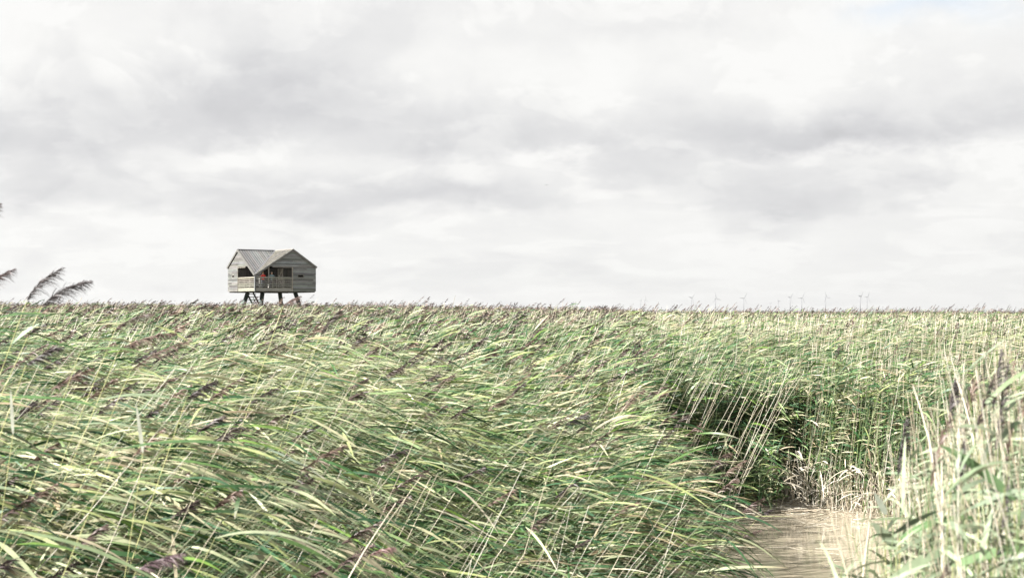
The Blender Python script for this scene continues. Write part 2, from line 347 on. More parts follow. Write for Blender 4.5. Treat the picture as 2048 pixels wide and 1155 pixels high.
def plumes(acc, top, lean, laz, nb, L, bl, bw, S=2, colsel=None, pit=None, bend=(.10, .10), drp=.12):
    """drooping tufts: a bent axis with many thin side branches blown to one side"""
    n = len(top)
    if n == 0: return
    base_c = PLUM[rng.integers(0, len(PLUM), n)] * U(.8, 1.3, n)[:, None] if colsel is None else colsel
    r = np.tile(np.arange(nb) / max(nb - 1, 1), n); idx = np.repeat(np.arange(n), nb)
    r = np.clip(r + G(0, .03, n * nb), 0, 1)
    Lr = L[idx]; pit0 = np.arctan2(1.0, 1.6 * lean[idx] + .1) if pit is None else np.full(len(idx), pit)
    # axis bends down-wind
    ahor = Lr * (np.cos(pit0) * r + bend[0] * r ** 2); aver = Lr * (np.sin(pit0) * r - bend[1] * r ** 2)
    b_ = np.stack([top[idx, 0] + np.cos(laz[idx]) * ahor, top[idx, 1] + np.sin(laz[idx]) * ahor, top[idx, 2] + aver], 1)
    env = (np.sin(np.pi * np.clip(r * .82 + .16, 0, 1)) ** .7)
    acc.add(strips(b_, laz[idx] + G(0, .42, n * nb), pit0 - drp - r * .35 + G(0, .26, n * nb), bl * env * U(.7, 1.25, n * nb), bw * U(.7, 1.3, n * nb),
                   U(.25, .6, n * nb), U(0, 3.1, n * nb), G(0, .8, n * nb), base_c[idx] * U(.75, 1.3, n * nb)[:, None], S, 'plume'))

reed = Acc(); dry = Acc()
def scatter(d0, d1, dens, um=.46, mask=None):
    area = um * (d1 * d1 - d0 * d0); n = int(area * dens)
    d = np.sqrt(U(d0 * d0, d1 * d1, n)); u = U(-um, um, n); x = u * d
    k_ = mask(x, d) if mask else np.ones(n, bool)
    return x[k_], d[k_]
WAZ = 0.10      # the wind blows to the right and a little away
def reeds(acc, x, y, T, lean, laz, nl, S, Wk, Lk, s0, pyel, ptan, stemK, srad, pitch_mu, pitch_sd=.28, azsd=.45, f0=0.3, jitter=.10, pale=0.0):
    n = len(x)
    H = T + G(0, jitter, n) - np.abs(G(0, jitter, n))
    H = np.maximum(H, .35)
    top = np.stack([x, y, H], 1)
    P = stem_curve(top, H, lean, laz, stemK, f0)
    sc_ = np.where((rng.random(n) < .45)[:, None], YELS[rng.integers(0, 3, n)], GREENS[rng.integers(1, 7, n)] * 1.3)
    acc.add(tubes(P, np.full((n, stemK), 1.0) * (srad * U(.7, 1.2, n))[:, None] * np.linspace(1.1, .45, stemK)[None], sc_))
    idx = np.repeat(np.arange(n), nl); m_ = n * nl
    s = s0 + (1 - s0) * (np.tile(np.arange(nl) + .5, n) / nl) + G(0, .03, m_); s = np.clip(s, .05, 1.0)
    b_ = at_curve(top[idx], H[idx], lean[idx], laz[idx], s)
    L = Lk * U(.55, 1.2, m_) * np.where(s > .93, .75, 1.0)
    pm = (pitch_mu + G(0, pitch_sd * .75, n))[idx] + G(0, pitch_sd * .6, m_)
    azm = (laz + G(0, azsd * .75, n))[idx] + G(0, azsd * .6, m_) + np.where(rng.random(m_) < .10, U(-1.8, 1.8, m_), 0)
    c = leaf_cols(m_, pyel, ptan, x[idx], y[idx]); cs = leaf_cols(n, pyel * .9, ptan * .6, x, y)[idx]; pick = (rng.random(m_) < .6)[:, None]; c = np.where(pick, cs, c)
    if pale: c = c * (1 - pale) + np.array([.20, .235, .165]) * pale * U(.6, 1.3, m_)[:, None]
    tip = np.where((rng.random(m_) < .25)[:, None], TANS[rng.integers(0, 4, m_)], c * 1.15)
    acc.add(strips(b_, azm, pm, L, (Wk[idx] if isinstance(Wk, np.ndarray) else Wk) * np.sqrt(L / Lk) * U(.6, 1.15, m_), U(.10, .50, m_), G(.15, .65, m_), G(0, .9, m_), c, S, 'leaf', tip))
    return top, H

def stalks(acc, x, y, T, lean, laz, rad, K=4, cols=DRYS, f0=0.0, bright=1.15):
    n = len(x); top = np.stack([x, y, T], 1)
    P = stem_curve(top, T, lean, laz, K, f0, 1.15)
    P[..., 0] += G(0, .006, (n, K)) * K
    acc.add(tubes(P, (rad * U(.7, 1.2, n))[:, None] * np.linspace(1.15, .5, K)[None], cols[rng.integers(0, len(cols), n)] * bright * U(.8, 1.15, n)[:, None]))

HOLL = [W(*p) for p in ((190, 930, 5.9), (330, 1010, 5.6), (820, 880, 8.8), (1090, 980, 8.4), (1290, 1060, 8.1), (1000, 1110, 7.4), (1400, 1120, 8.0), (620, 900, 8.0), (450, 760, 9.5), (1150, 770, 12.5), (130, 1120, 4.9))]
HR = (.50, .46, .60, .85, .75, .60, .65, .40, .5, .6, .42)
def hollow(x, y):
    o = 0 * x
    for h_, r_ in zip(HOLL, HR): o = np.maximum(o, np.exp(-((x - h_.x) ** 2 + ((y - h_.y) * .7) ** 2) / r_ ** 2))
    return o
def gust(x, y): return vnoise(x * .8, y * .55, 3)
# --- near part of the left stand
x, y = scatter(3.9, 14, 74, mask=in_A)
T = top_h(x, y) * 1.0
T += (.20 * vnoise(x * 1.15, y * .9, 21) - .02) * np.clip((y - 4) / 3, .3, 1)
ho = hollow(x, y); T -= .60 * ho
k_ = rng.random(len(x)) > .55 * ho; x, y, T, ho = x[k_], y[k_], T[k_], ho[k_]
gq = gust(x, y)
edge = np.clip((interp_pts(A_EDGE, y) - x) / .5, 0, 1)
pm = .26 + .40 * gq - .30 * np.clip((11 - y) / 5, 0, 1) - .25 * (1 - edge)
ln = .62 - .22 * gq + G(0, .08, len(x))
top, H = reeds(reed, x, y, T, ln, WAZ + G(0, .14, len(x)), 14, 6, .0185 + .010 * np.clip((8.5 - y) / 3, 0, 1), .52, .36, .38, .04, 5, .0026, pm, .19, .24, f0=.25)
k_ = rng.random(len(x)) < np.clip(.065 + .07 * vnoise(x * .9, y * .8, 41), .01, .2)
plumes(reed, top[k_] + [0, 0, .03], ln[k_], np.full(k_.sum(), WAZ) + G(0, .2, k_.sum()), 64, U(.14, .25, k_.sum()), .075, .0058)
x, y = scatter(3.9, 14, 7, mask=in_A)
stalks(dry, x, y, top_h(x, y) + G(.0, .12, len(x)), U(.3, .75, len(x)), WAZ + G(0, .12, len(x)), .0028, K=5, f0=.2)
# --- the stand from 14 to 35 m, and the wall of reeds behind the water
def maskAB(x, y): return in_A(x, y) | in_B(x, y)
x, y = scatter(14, 35, 44, um=.45, mask=maskAB)
T = top_h(x, y) + .12 * vnoise(x * .9, y * .8, 22)
gq = gust(x * .7, y * .7); right = np.clip((x / y - .08) / .12, 0, 1)
pm = .42 + .28 * gq - .12 * right
ln = (.55 - .12 * gq) * (1 - right) + right * .10 + G(0, .06, len(x))
top, H = reeds(reed, x, y, T, ln, WAZ + G(0, .2, len(x)), 9, 4, .026, .50, .45, .32, .06, 3, .004, pm, .21, .28, f0=.3)
k_ = rng.random(len(x)) < np.where(x / y > .1, .025, np.clip(.13 + .12 * vnoise(x * .7, y * .5, 42), .02, .4))
plumes(reed, top[k_] + [0, 0, .02], ln[k_], np.full(k_.sum(), WAZ), 22, U(.17, .28, k_.sum()), .085, .012, 2)
x, y = scatter(14, 35, 10, um=.45, mask=maskAB)
stalks(dry, x, y, top_h(x, y) + G(.04, .13, len(x)), np.where(x / y > .15, U(-.05, .22, len(x)), U(.2, .6, len(x))), WAZ + G(0, .2, len(x)), .0048, K=3, f0=.15)
x, y = scatter(22, 36, 16, um=.45, mask=lambda x, y: in_B(x, y) & (x / y > -.02))
k_ = (vnoise(x * 1.1, y * .8, 31) + .9 * (x / y) > rng.random(len(x)) * 1.1 - .35); x = x[k_]; y = y[k_]
stalks(dry, x, y, top_h(x, y) + G(.06, .14, len(x)), U(-.02, .28, len(x)), WAZ + G(0, .2, len(x)), .0062, K=3, f0=.3, bright=1.35)
n = 260; x = U(1.9, 4.1, n); y = U(21.3, 22.3, n); T = U(.4, 1.6, n)
reeds(reed, x, y, T, .12 + G(0, .1, n), WAZ + G(0, .8, n), 9, 4, .032, .40, .25, .25, .15, 4, .004, .3 + 0 * x, .4, .9, f0=.0)
# dense full-height front rows of the wall
n = 2300; x = U(2.0, 9.5, n); y = interp_pts(B_FRONT, x) + np.abs(G(0, .5, n)) + .05
T = U(.9, 2.35, n)
pm = .30 + .2 * gust(x, y); ln = .08 + G(0, .06, n)
reeds(reed, x, y, T, ln, WAZ + G(0, .45, n), 9, 3, .034, .38, .30, .16, .12, 4, .004, pm, .35, .8, f0=.0)
n = 850; x = U(4.0, 9.5, n); y = interp_pts(B_FRONT, x) + G(.1, .3, n) - .45 * np.clip(vnoise(x * 3, x * 0, 9), -.3, 1)
stalks(dry, x, y, U(.1, 1.0, n) * U(.5, 1.1, n), G(.03, .2, n), U(-3, 3, n), .0055, K=3, bright=1.2)
n = 900; x = U(4.1, 9.0, n); y = interp_pts(B_FRONT, x) + G(-.1, .3, n) - .45 * np.clip(vnoise(x * 3, x * 0, 9), -.3, 1); b_ = np.stack([x, y, U(.0, .7, n)], 1)
dry.add(strips(b_, U(-3.1, 3.1, n), U(-.5, 1.2, n), U(.2, .5, n), U(.012, .024, n), U(.3, 1.0, n), U(0, 3, n), G(0, 1, n), DRYS[rng.integers(0, 4, n)] * U(.7, 1.2, n)[:, None], 4))
# pale stalks leaning over the dark inlet
n = 58; px = U(1190, 1580, n); d = U(19, 23, n); x = (px - 1024) / F * d; T = EYE - U(60, 150, n) / F * d
stalks(dry, x + .3, d, T, U(.36, .60, n), WAZ + G(0, .1, n), .0042, K=5, bright=1.2)
# fallen stalks floating at the head of the inlet and drifting on the pool
def flotsam(n, xs, ys, L0, L1):
    x = U(*xs, n); y = U(*ys, n); a = G(0, .5, n); L = U(L0, L1, n)
    P = np.stack([np.stack([x + np.cos(a) * L * s, y + np.sin(a) * L * s, np.full(n, .0) + U(-.012, .05, n) * (1 + s)], 1) for s in (-.5, 0, .5)], 1)
    dry.add(tubes(P, np.full((n, 3), .006), DRYS[rng.integers(0, 4, n)] * 1.1))
flotsam(150, (2.9, 4.6), (21.2, 22.2), .2, 1.0); flotsam(70, (2.6, 6.4), (19.8, 21.8), .1, .6); flotsam(22, (2.4, 5.0), (15, 19), .1, .7)
# --- mid field
x, y = scatter(35, 90, 15, um=.44)
T = top_h(x, y) + .10 * vnoise(x * .35, y * .2, 23); right = np.clip((x / y - .02) / .2, 0, 1)
ln = .45 * (1 - right) + .12 * right + G(0, .06, len(x))
top, H = reeds(reed, x, y, T, ln, WAZ + G(0, .2, len(x)), 5, 2, .05, .5, .62, .20, .14, 2, .006, .3 + .2 * gust(x * .3, y * .3), f0=.5, jitter=.13)
k_ = rng.random(len(x)) < np.where(x / y > .1, .10, .26)
plumes(reed, top[k_], ln[k_], np.full(k_.sum(), WAZ), 6, U(.18, .3, k_.sum()), .13, .03, 1)
x, y = scatter(35, 90, 5.0, um=.44)
right = np.clip((x / y + .03) / .2, 0, 1)
k_ = rng.random(len(x)) < (.3 + .6 * right) * np.clip(.6 + 1.1 * vnoise(x * .35, y * .12, 51), .05, 1.3); x = x[k_]; y = y[k_]
stalks(dry, x, y, top_h(x, y) + G(.0, .10, len(x)), U(.0, .25, len(x)), WAZ + G(0, .2, len(x)), .013, K=2, f0=.5, bright=1.4)
n_t = 300; d = U(28, 70, n_t); x = U(-.44, .44, n_t) * d; T = top_h(x, d) + U(.08, .36, n_t); ln = U(.15, .45, n_t)      # taller heads above the rest
top = np.stack([x, d, T], 1); reed.add(tubes(stem_curve(top, T, ln, np.full(n_t, WAZ), 3, .6), np.full((n_t, 3), .004), YELS[rng.integers(0, 3, n_t)]))
plumes(reed, top, ln, np.full(n_t, WAZ), 14, U(.16, .26, n_t), .08, .013, 2)
# --- far field
x, y = scatter(90, 420, 1.15, um=.43)
ln = np.full(len(x), .3)
top, H = reeds(reed, x, y, top_h(x, y), ln, WAZ + G(0, .3, len(x)), 4, 1, .17, 1.0, .55, .16, .14, 2, .02, .3 + 0 * x, f0=.5, jitter=.15)
k_ = rng.random(len(x)) < .8
plumes(reed, top[k_], ln[k_], np.full(k_.sum(), WAZ), 3, U(.3, .4, k_.sum()), .28, .10, 1)
# --- the clump close by on the right
x, y = scatter(3.2, 13, 185, um=.60, mask=lambda x, y: in_C(x, y) & (x > .2))
T = top_C(x, y)
keep = rng.random(len(x)) < np.where(y > 8, .6, .85); x, y, T = x[keep], y[keep], T[keep]
ln = G(-.02, .08, len(x)); laz = WAZ + G(0, .3, len(x))
top, H = reeds(reed, x, y, T - .1 + G(0, .08, len(x)), ln, laz, 13, 5, .017, .31, .28, .22, .14, 5, .0028, .35 + G(0, .1, len(x)), .4, .7, f0=.1, pale=.7)
k_ = rng.random(len(x)) < .05
plumes(reed, top[k_], ln[k_] + .1, laz[k_], 40, U(.14, .22, k_.sum()), .06, .005)
x, y = scatter(3.2, 10, 105, um=.62, mask=lambda x, y: in_C(x, y) & (x > .2))
k_ = rng.random(len(x)) < np.clip((x / y - .2) / .1, .3, 1); x = x[k_]; y = y[k_]
stalks(dry, x, y, np.minimum(top_C(x, y) + G(-.02, .13, len(x)), 2.9), G(-.16, .08, len(x)), WAZ + G(0, .2, len(x)), .0027, K=5, f0=.1, bright=1.3)

o = reed.build('reed_bed', M_REED); tag(o, 'green wind-blown reed bed stretching from the foreground to the horizon', 'reeds', kind='stuff')
o = dry.build('dry_reed_stalks', M_DRY); tag(o, 'pale straw-coloured dead stalks standing and lying among the green reeds', 'dry stalks', kind='stuff')

# ---------------------------------------------------------------- single reeds that stand out
def hero(name, foot, tip_pts, label, group=None, plume=None, leaves=(), rad=.0035, col=(.36, .36, .17), pcol=None, cat='reed'):
    """tip_pts: the stem's points from foot to tip in world space; leaves: (fraction, azimuth, pitch, length, width, droop, roll, twist, colour)"""
    root = empty(name, foot); inv = Vector(foot)
    pts = np.array([tuple(Vector(p) - inv) for p in tip_pts])
    K = 9; s = np.linspace(0, len(pts) - 1, K); P = np.stack([np.interp(s, np.arange(len(pts)), pts[:, i]) for i in range(3)], 1)
    for _ in range(2): P[1:-1] = (P[:-2] + 2 * P[1:-1] + P[2:]) / 4
    a = Acc(); a.add(tubes(P[None], np.linspace(rad * 1.1, rad * .4, K)[None], np.array([col]))); a.build('stem', M_REED, root)
    for (fr, azm, pit, L, wd, dr, ro, tw, lc) in leaves:
        q = fr * (K - 1); i = min(int(q), K - 2); b_ = P[i] + (P[i + 1] - P[i]) * (q - i)
        a = Acc(); a.add(strips(b_[None], *[np.array([v]) for v in (azm, pit, L, wd, dr, ro, tw)], np.array([lc]), 9, 'leaf', np.array([[c_ * 1.1 for c_ in lc]])))
        a.build('leaf', M_REED, root)
    if plume:
        L, pit_, bl, nb = plume[:4]; bend = plume[4] if len(plume) > 4 else (.15, .22)
        a = Acc(); tp = P[-1][None]
        # central axis
        plumes(a, tp, np.array([.3]), np.array([WAZ]), int(nb * 3), np.array([L]), bl, .0030, 3, np.array([pcol or (.08, .055, .055)]), R(pit_), bend, .35)
        a.build('plume', M_REED, root)
    tag(root, label, cat, group)
    return root
def stem_pts(foot, top, lean_x=None):
    f = Vector(foot); tp = Vector(top); mid = f + (tp - f) * .55; mid.x = f.x + (tp.x - f.x) * .34; return [f, mid, tp]
GRN = (.06, .12, .042); PAL = (.14, .175, .11); DRYC = (.42, .37, .28)
def px_hero(px, py, d, foot_dx, label, **kw):
    tp = W(px, py, d); foot = Vector((tp.x - foot_dx, d, 0.02))
    return hero('reed', foot, stem_pts(foot, tp), label, **kw)
px_hero(54, 600, 6.2, .75, 'reed with upright feathery plume above the skyline, left of the two standing side by side', plume=(.19, 66, .075, 60, (.42, .16)), pcol=(.06,.052,.054),
        leaves=[(.93, .0, .75, .17, .022, .15, .9, .2, GRN), (.7, .1, .1, .4, .02, .3, .3, .5, PAL)])
px_hero(84, 612, 6.2, .95, 'reed with the darkest feathery plume above the skyline, right of two side by side', plume=(.23, 50, .08, 64, (.28, .28)), pcol=(.05,.042,.045),
        leaves=[(.85, .1, .1, .45, .022, .2, .3, .5, GRN)])
px_hero(-46, 588, 6.0, .7, 'reed cut by the left picture edge with plume tip just above the skyline', plume=(.20, 50, .06, 40),
        leaves=[(.98, .0, -.10, .36, .008, .05, .4, .2, (.03, .05, .03))])
px_hero(-54, 474, 5.0, .4, 'highest reed of all, its plume barely entering at the left picture edge', plume=(.17, 66, .05, 44), pcol=(.09,.065,.06))
px_hero(232, 655, 7.5, .8, 'reed with a brown plume streaming right over the skyline, left of the hide', plume=(.21, 36, .06, 44), pcol=(.10,.075,.068), leaves=[(.8, .1, .2, .4, .02, .3, .3, .5, PAL)])
px_hero(238, 700, 7.0, .8, 'reed with thick brown plume lying almost flat below the skyline, left of the bird hide', plume=(.28, 32, .07, 60), pcol=(.11,.075,.065), leaves=[(.9, .2, .3, .4, .024, .3, .4, .5, PAL)])
px_hero(262, 740, 6.8, .8, 'reed with a long brown plume pointing up right, lower left of the hide', plume=(.32, 42, .07, 60), pcol=(.13,.09,.078))
px_hero(640, 672, 9.5, .7, 'reed with a broad upright brown plume just below the skyline, right of the hide', plume=(.25, 66, .08, 70), pcol=(.07,.055,.05), leaves=[(.8, .1, .3, .4, .02, .3, .3, .5, PAL)])
px_hero(566, 612, 8.8, .7, 'reed whose pinkish plume shows under the bird hide beside its right leg', plume=(.13, 45, .045, 40), pcol=(.17,.12,.11))
px_hero(372, 800, 6.5, .6, 'reed with a compact dark brown plume in the left foreground below the hide', plume=(.17, 48, .07, 60), pcol=(.04,.03,.03))
px_hero(52, 730, 5.6, .7, 'reed with a dark plume bent right near the left picture edge', plume=(.16, 42, .06, 50), pcol=(.05,.04,.042))
px_hero(1516, 1035, 10.0, .9, 'reed with small dark plume hanging out over the muddy water', plume=(.12, 45, .045, 40), pcol=(.04,.03,.034))
px_hero(1470, 1085, 9.6, .8, 'reed with reddish plume low at the water\'s left edge', plume=(.2, 40, .05, 44), pcol=(.10,.065,.062))
px_hero(1395, 950, 11, .9, 'reed with a slim purple plume leaning toward the dark inlet', plume=(.32, 36, .055, 44), pcol=(.07,.048,.05))
px_hero(1275, 965, 10.5, .8, 'reed with thick reddish brown plume left of the dark inlet', plume=(.19, 42, .07, 56), pcol=(.10,.062,.06))
px_hero(1130, 850, 10, .8, 'reed with drooping dark plume in the middle of the foreground slope', plume=(.19, 38, .08, 56), pcol=(.035,.03,.03))
px_hero(740, 1108, 6.4, .7, 'reed with a pink plume at the bottom middle of the picture', plume=(.11, 30, .05, 40), pcol=(.2,.125,.12))
px_hero(272, 1142, 4.9, .6, 'reed with a blurred purple plume at the bottom left corner', plume=(.17, 35, .07, 60), pcol=(.09,.06,.068))
# single pale leaves that stand out
def lone_leaf(px0, py0, px1, py1, d, wd, label, col=(.24, .25, .21), fx=.25, wk=.7):
    wd *= wk
    a0 = W(px0, py0, d); a1 = W(px1, py1, d); foot = Vector((a0.x - fx, d + .05, .02))
    v = a1 - a0; L = v.length; pit = math.asin(max(-1, min(1, v.z / L))); azm = 0.0 if v.x >= 0 else math.pi
    return hero('reed', foot, stem_pts(foot, a0), label, leaves=[(1.0, azm, pit, L, wd, .06, 1.2, .35, col)], rad=.003)
lone_leaf(286, 905, 272, 800, 5.6, .026, 'reed with one upright whitish leaf standing out in the left foreground')
lone_leaf(26, 868, 21, 770, 5.3, .022, 'reed with one narrow upright white leaf close to the left picture edge')
lone_leaf(1792, 1092, 1742, 1038, 4.3, .050, 'reed with a broad pale leaf in front of the muddy water, lower of two', (.17, .2, .14), .0)
lone_leaf(1772, 1028, 1748, 980, 4.8, .032, 'reed with a short white leaf at the water\'s right bank, upper of two', (.2, .22, .18), .0)
# the clump on the right: tall plumes and broad leaves, near the lens
for (px, py, d, dx, L, bl, lab) in [
    (1795, 950, 4.6, -.02, .20, .05, 'reed with a dark grey plume standing right of the muddy water'),
    (1908, 1010, 4.2, -.03, .20, .06, 'reed with a dark ragged plume low in the right foreground'),
    (1990, 900, 4.0, .03, .26, .05, 'reed with long dark plume close to the right picture edge'),
    (1896, 850, 4.6, .0, .16, .06, 'reed with a black-brown plume left of the pale stalks at right'),
    (1985, 815, 4.6, .05, .20, .05, 'tallest plumed reed at the top of the right clump'),
    (1992, 1110, 3.6, .0, .22, .035, 'reed with narrow dark plume at the bottom right corner')]:
    px_hero(px, py, d, dx, lab, plume=(L, 84, bl, 56, (.04, .04)), pcol=(.075, .065, .066), rad=.0036, col=DRYC,
            leaves=[(.8, .3, .35, .3, .028, .25, .5, .6, PAL), (.66, 2.6, .5, .26, .024, .2, .8, .5, GRN)])
for (pts, lab) in [
    ([(1895, 1200, 4.2), (1870, 900, 4.3), (1826, 770, 4.4)], 'bare white stalk bending left, longest in front of the right clump'),
    ([(1990, 1200, 4.0), (1955, 880, 4.1), (1910, 745, 4.2)], 'bare pale stalk curving left near the right picture edge'),
    ([(1885, 1200, 3.9), (1885, 960, 4.0), (1882, 870, 4.0)], 'short thick pale stalk upright at the bottom right'),
    ([(1715, 1200, 4.4), (1735, 1090, 4.4), (1744, 1000, 4.4)], 'thin straw stalk standing before the muddy water'),
    ([(680, 1180, 5.8), (735, 1090, 5.9), (792, 1005, 6.0)], 'bright straw stalk slanting up at the bottom middle')]:
    P3 = [W(*p) for p in pts]; foot = Vector((P3[0].x, P3[0].y, .02)) + (Vector((-.9, 0, 0)) if '680' in str(pts[0][0]) else Vector((0, 0, 0)))
    hero('dry_stalk', foot, [foot] + P3, lab, rad=.0042, col=(.52, .47, .39), cat='dry stalk')
for (px, py, d, azm, pit, L, wd, dr, c, lab) in [
    (1905, 1130, 3.6, .05, .35, .36, .026, .2, (.12, .18, .09), 'reed with a broad grey-green leaf rising right at the bottom right corner'),
    (1765, 1180, 3.8, .1, .75, .30, .030, .3, PAL, 'reed with broad curved leaf at the bottom edge under the right clump'),
    (1800, 1075, 4.2, .2, .5, .34, .020, .35, (.10, .17, .075), 'reed with a folded green leaf arching over right of the muddy water'),
    (1960, 820, 4.0, -.1, .9, .26, .014, .3, (.14, .19, .1), 'reed with pale leaves high at the right picture edge'),
    (2030, 1000, 3.7, 3.0, .8, .28, .030, .2, (.09, .15, .07), 'reed with leaf pointing left at the right picture edge')]:
    px_hero(px, py, d, .02, lab, rad=.0034, leaves=[(1.0, azm, pit, L, wd, dr, .9, .5, c), (.92, azm + 2.6, .5, L * .7, wd * .8, .3, .6, .4, PAL)])
for (px, py, d, pit, L, dr, c, lab) in [
    (230, 900, 5.2, .25, .55, .25, GRN, 'reed with a long green leaf arching over the left foreground'),
    (-20, 640, 6.1, .35, .30, .3, GRN, 'reed with an arched dark leaf just under the skyline at the left picture edge'),
    (20, 1060, 4.8, -.1, .6, .3, (.2, .26, .14), 'reed with a wide pale green leaf sweeping down at the bottom left corner'),
    (430, 1075, 5.6, .3, .5, .45, (.28, .31, .2), 'reed with a light arched leaf in the bottom left foreground'),
    (160, 705, 6.6, .3, .36, .35, (.11, .17, .065), 'reed with grey-green leaf arching just below the two skyline plumes')]:
    px_hero(px, py, d, .7, lab, rad=.003, leaves=[(1.0, .05, pit, L, .016, dr, .5, .5, tuple(.7 * q_ for q_ in c))])

# ---------------------------------------------------------------- bird hide
PHI = math.atan2(4.03, 5.834); S_ = 7.09; Zb = 5.44; Zlow = 7.10; Zeave = 8.03; Zp = 9.83; MM = .615 * S_
hide = empty('bird_hide', (-26.98, 147.0, 0), PHI)
tag(hide, 'grey weathered timber bird hide on tapering stilts with two gables and an open corner balcony', 'bird hide')
def hprof(v): return Zlow + (Zp - Zlow) * v / MM if v <= MM else Zp - (Zp - Zeave) * (v - MM) / (S_ - MM)
def hinv(z):    # interval of v where profile >= z
    lo = 0 if z <= Zlow else (z - Zlow) / (Zp - Zlow) * MM
    hi = S_ if z <= Zeave else MM + (Zp - z) / (Zp - Zeave) * (S_ - MM)
    return lo, hi
def wood(base=(.30, .285, .26), v=.35):
    k_ = random.uniform(1 - v, 1 + v); return tuple(c * k_ * random.uniform(.95, 1.05) for c in base)
BH = .165
def gable(axis, off, th, opening_hi, slot, floor_z, rail_top, base=(.30, .285, .26), flip=False):
    """boards of a gable wall; axis 0: wall lies along local x at y=off, axis 1: along local y at x=off"""
    mb = MB(); z = Zb
    def put(v0a, v1a, z0, v0b, v1b, z1, col, pr=0.0):
        if max(v1a - v0a, v1b - v0b) < .03: return
        o0, o1 = off - pr, off + th
        if axis == 0: p = [(v0a,o0,z0),(v1a,o0,z0),(v1a,o1,z0),(v0a,o1,z0),(v0b,o0,z1),(v1b,o0,z1),(v1b,o1,z1),(v0b,o1,z1)]
        else: p = [(o0,v1a,z0),(o0,v0a,z0),(o1,v0a,z0),(o1,v1a,z0),(o0,v1b,z1),(o0,v0b,z1),(o1,v0b,z1),(o1,v1b,z1)]
        mb.hexa(p, col)
    while z < Zp - .02:
        z1 = min(z + BH, Zp - .001); g0 = z + .012
        lo0, hi0 = hinv(g0); lo1, hi1 = hinv(z1); lo0 = max(lo0, .06); lo1 = max(lo1, .06)
        segs = []
        if g0 > floor_z - .01 and g0 < Zeave - .02:       # the opening cuts these rows
            lob0 = lo0 ; a0 = opening_hi
            segs.append((a0, hi0, a0, hi1))
        else: segs.append((lo0, hi0, lo1, hi1))
        for (a0, a1, b0, b1) in segs:
            # split each row into planks of uneven tone
            cuts = [0.0]; L_ = a1 - a0
            while cuts[-1] < 1: cuts.append(cuts[-1] + random.uniform(1.6, 4.2) / max(L_, .1))
            cuts[-1] = 1
            for c0, c1 in zip(cuts[:-1], cuts[1:]):
                tone = wood(base, .30) if random.random() > .16 else wood(tuple(q * .62 for q in base), .15)
                s0, s1, t0_, t1_ = a0 + (a1-a0)*c0, a0 + (a1-a0)*c1 - .006, b0 + (b1-b0)*c0, b0 + (b1-b0)*c1 - .006
                if slot and slot[0] < s1 and slot[1] > s0 and g0 < slot[3] and z1 > slot[2]:
                    put(s0, slot[0], g0, t0_, slot[0], z1, tone, .0); put(slot[1], s1, g0, slot[1], t1_, z1, tone, .0)
                else: put(s0, s1, g0, t0_, t1_, z1, tone, random.uniform(0, .012))
        z += BH
    return mb
FL = Zb + .30
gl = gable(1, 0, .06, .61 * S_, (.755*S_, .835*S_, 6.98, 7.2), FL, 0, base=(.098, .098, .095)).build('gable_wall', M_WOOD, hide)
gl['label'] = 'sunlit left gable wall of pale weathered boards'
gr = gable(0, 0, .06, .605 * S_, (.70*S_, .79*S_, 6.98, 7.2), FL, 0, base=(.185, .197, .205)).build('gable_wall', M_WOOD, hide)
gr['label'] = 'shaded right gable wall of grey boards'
# frames of the two viewing slots
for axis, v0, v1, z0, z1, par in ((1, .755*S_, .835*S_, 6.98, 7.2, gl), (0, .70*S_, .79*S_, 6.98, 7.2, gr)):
    mb = MB(); e = .05
    for (a, b_, c, d_) in ((v0-e, v1+e, z0-e, z0), (v0-e, v1+e, z1, z1+e), (v0-e, v0, z0, z1), (v1, v1+e, z0, z1)):
        if axis == 0: mb.box(a, b_, -.03, .09, c, d_, (.17, .165, .155))
        else: mb.box(-.03, .09, a, b_, c, d_, (.17, .165, .155))
    mb.build('slot_frame', M_WOOD, par)
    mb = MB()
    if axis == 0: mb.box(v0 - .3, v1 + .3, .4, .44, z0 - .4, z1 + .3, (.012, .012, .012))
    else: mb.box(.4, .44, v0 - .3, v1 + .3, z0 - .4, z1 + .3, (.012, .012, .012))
    mb.build('slot_dark_backing', M_WOOD, par)  # near-black panel added behind each slot so the opening reads dark
# two hidden rear walls and inner veranda walls
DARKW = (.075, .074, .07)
mb = MB()
z = Zb
while z < Zeave - .02:
    z1 = min(z + BH, Zeave) - .012
    mb.box(S_ - .06, S_, .07, S_ - .07, z, z1, wood(v=.2)); mb.box(.07, S_ - .07, S_ - .06, S_, z, z1, wood(v=.2)); z += BH
for k_ in range(16):
    z0 = Zeave + (Zp - Zeave) * k_ / 16; z1 = z0 + (Zp - Zeave) / 16 - .01; lo, hi = hinv(z0)
    mb.box(S_ - .06, S_, lo + .12, hi - .1, z0, z1, wood(v=.2)); mb.box(lo + .12, hi - .1, S_ - .06, S_, z0, z1, wood(v=.2))
mb.build('rear_wall', M_WOOD, hide)
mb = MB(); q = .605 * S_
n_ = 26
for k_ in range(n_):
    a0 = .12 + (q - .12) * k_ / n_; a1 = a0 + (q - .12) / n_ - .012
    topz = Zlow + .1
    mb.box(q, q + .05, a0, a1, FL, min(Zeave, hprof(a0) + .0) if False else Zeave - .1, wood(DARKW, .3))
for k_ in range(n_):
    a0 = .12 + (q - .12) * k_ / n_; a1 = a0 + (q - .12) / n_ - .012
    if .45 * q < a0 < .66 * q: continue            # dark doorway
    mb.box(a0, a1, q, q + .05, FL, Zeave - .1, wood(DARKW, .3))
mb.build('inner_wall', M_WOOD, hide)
mb = MB(); mb.box(.06, S_ - .06, .06, S_ - .06, Zb + .13, Zb + .27, (.16, .15, .13))
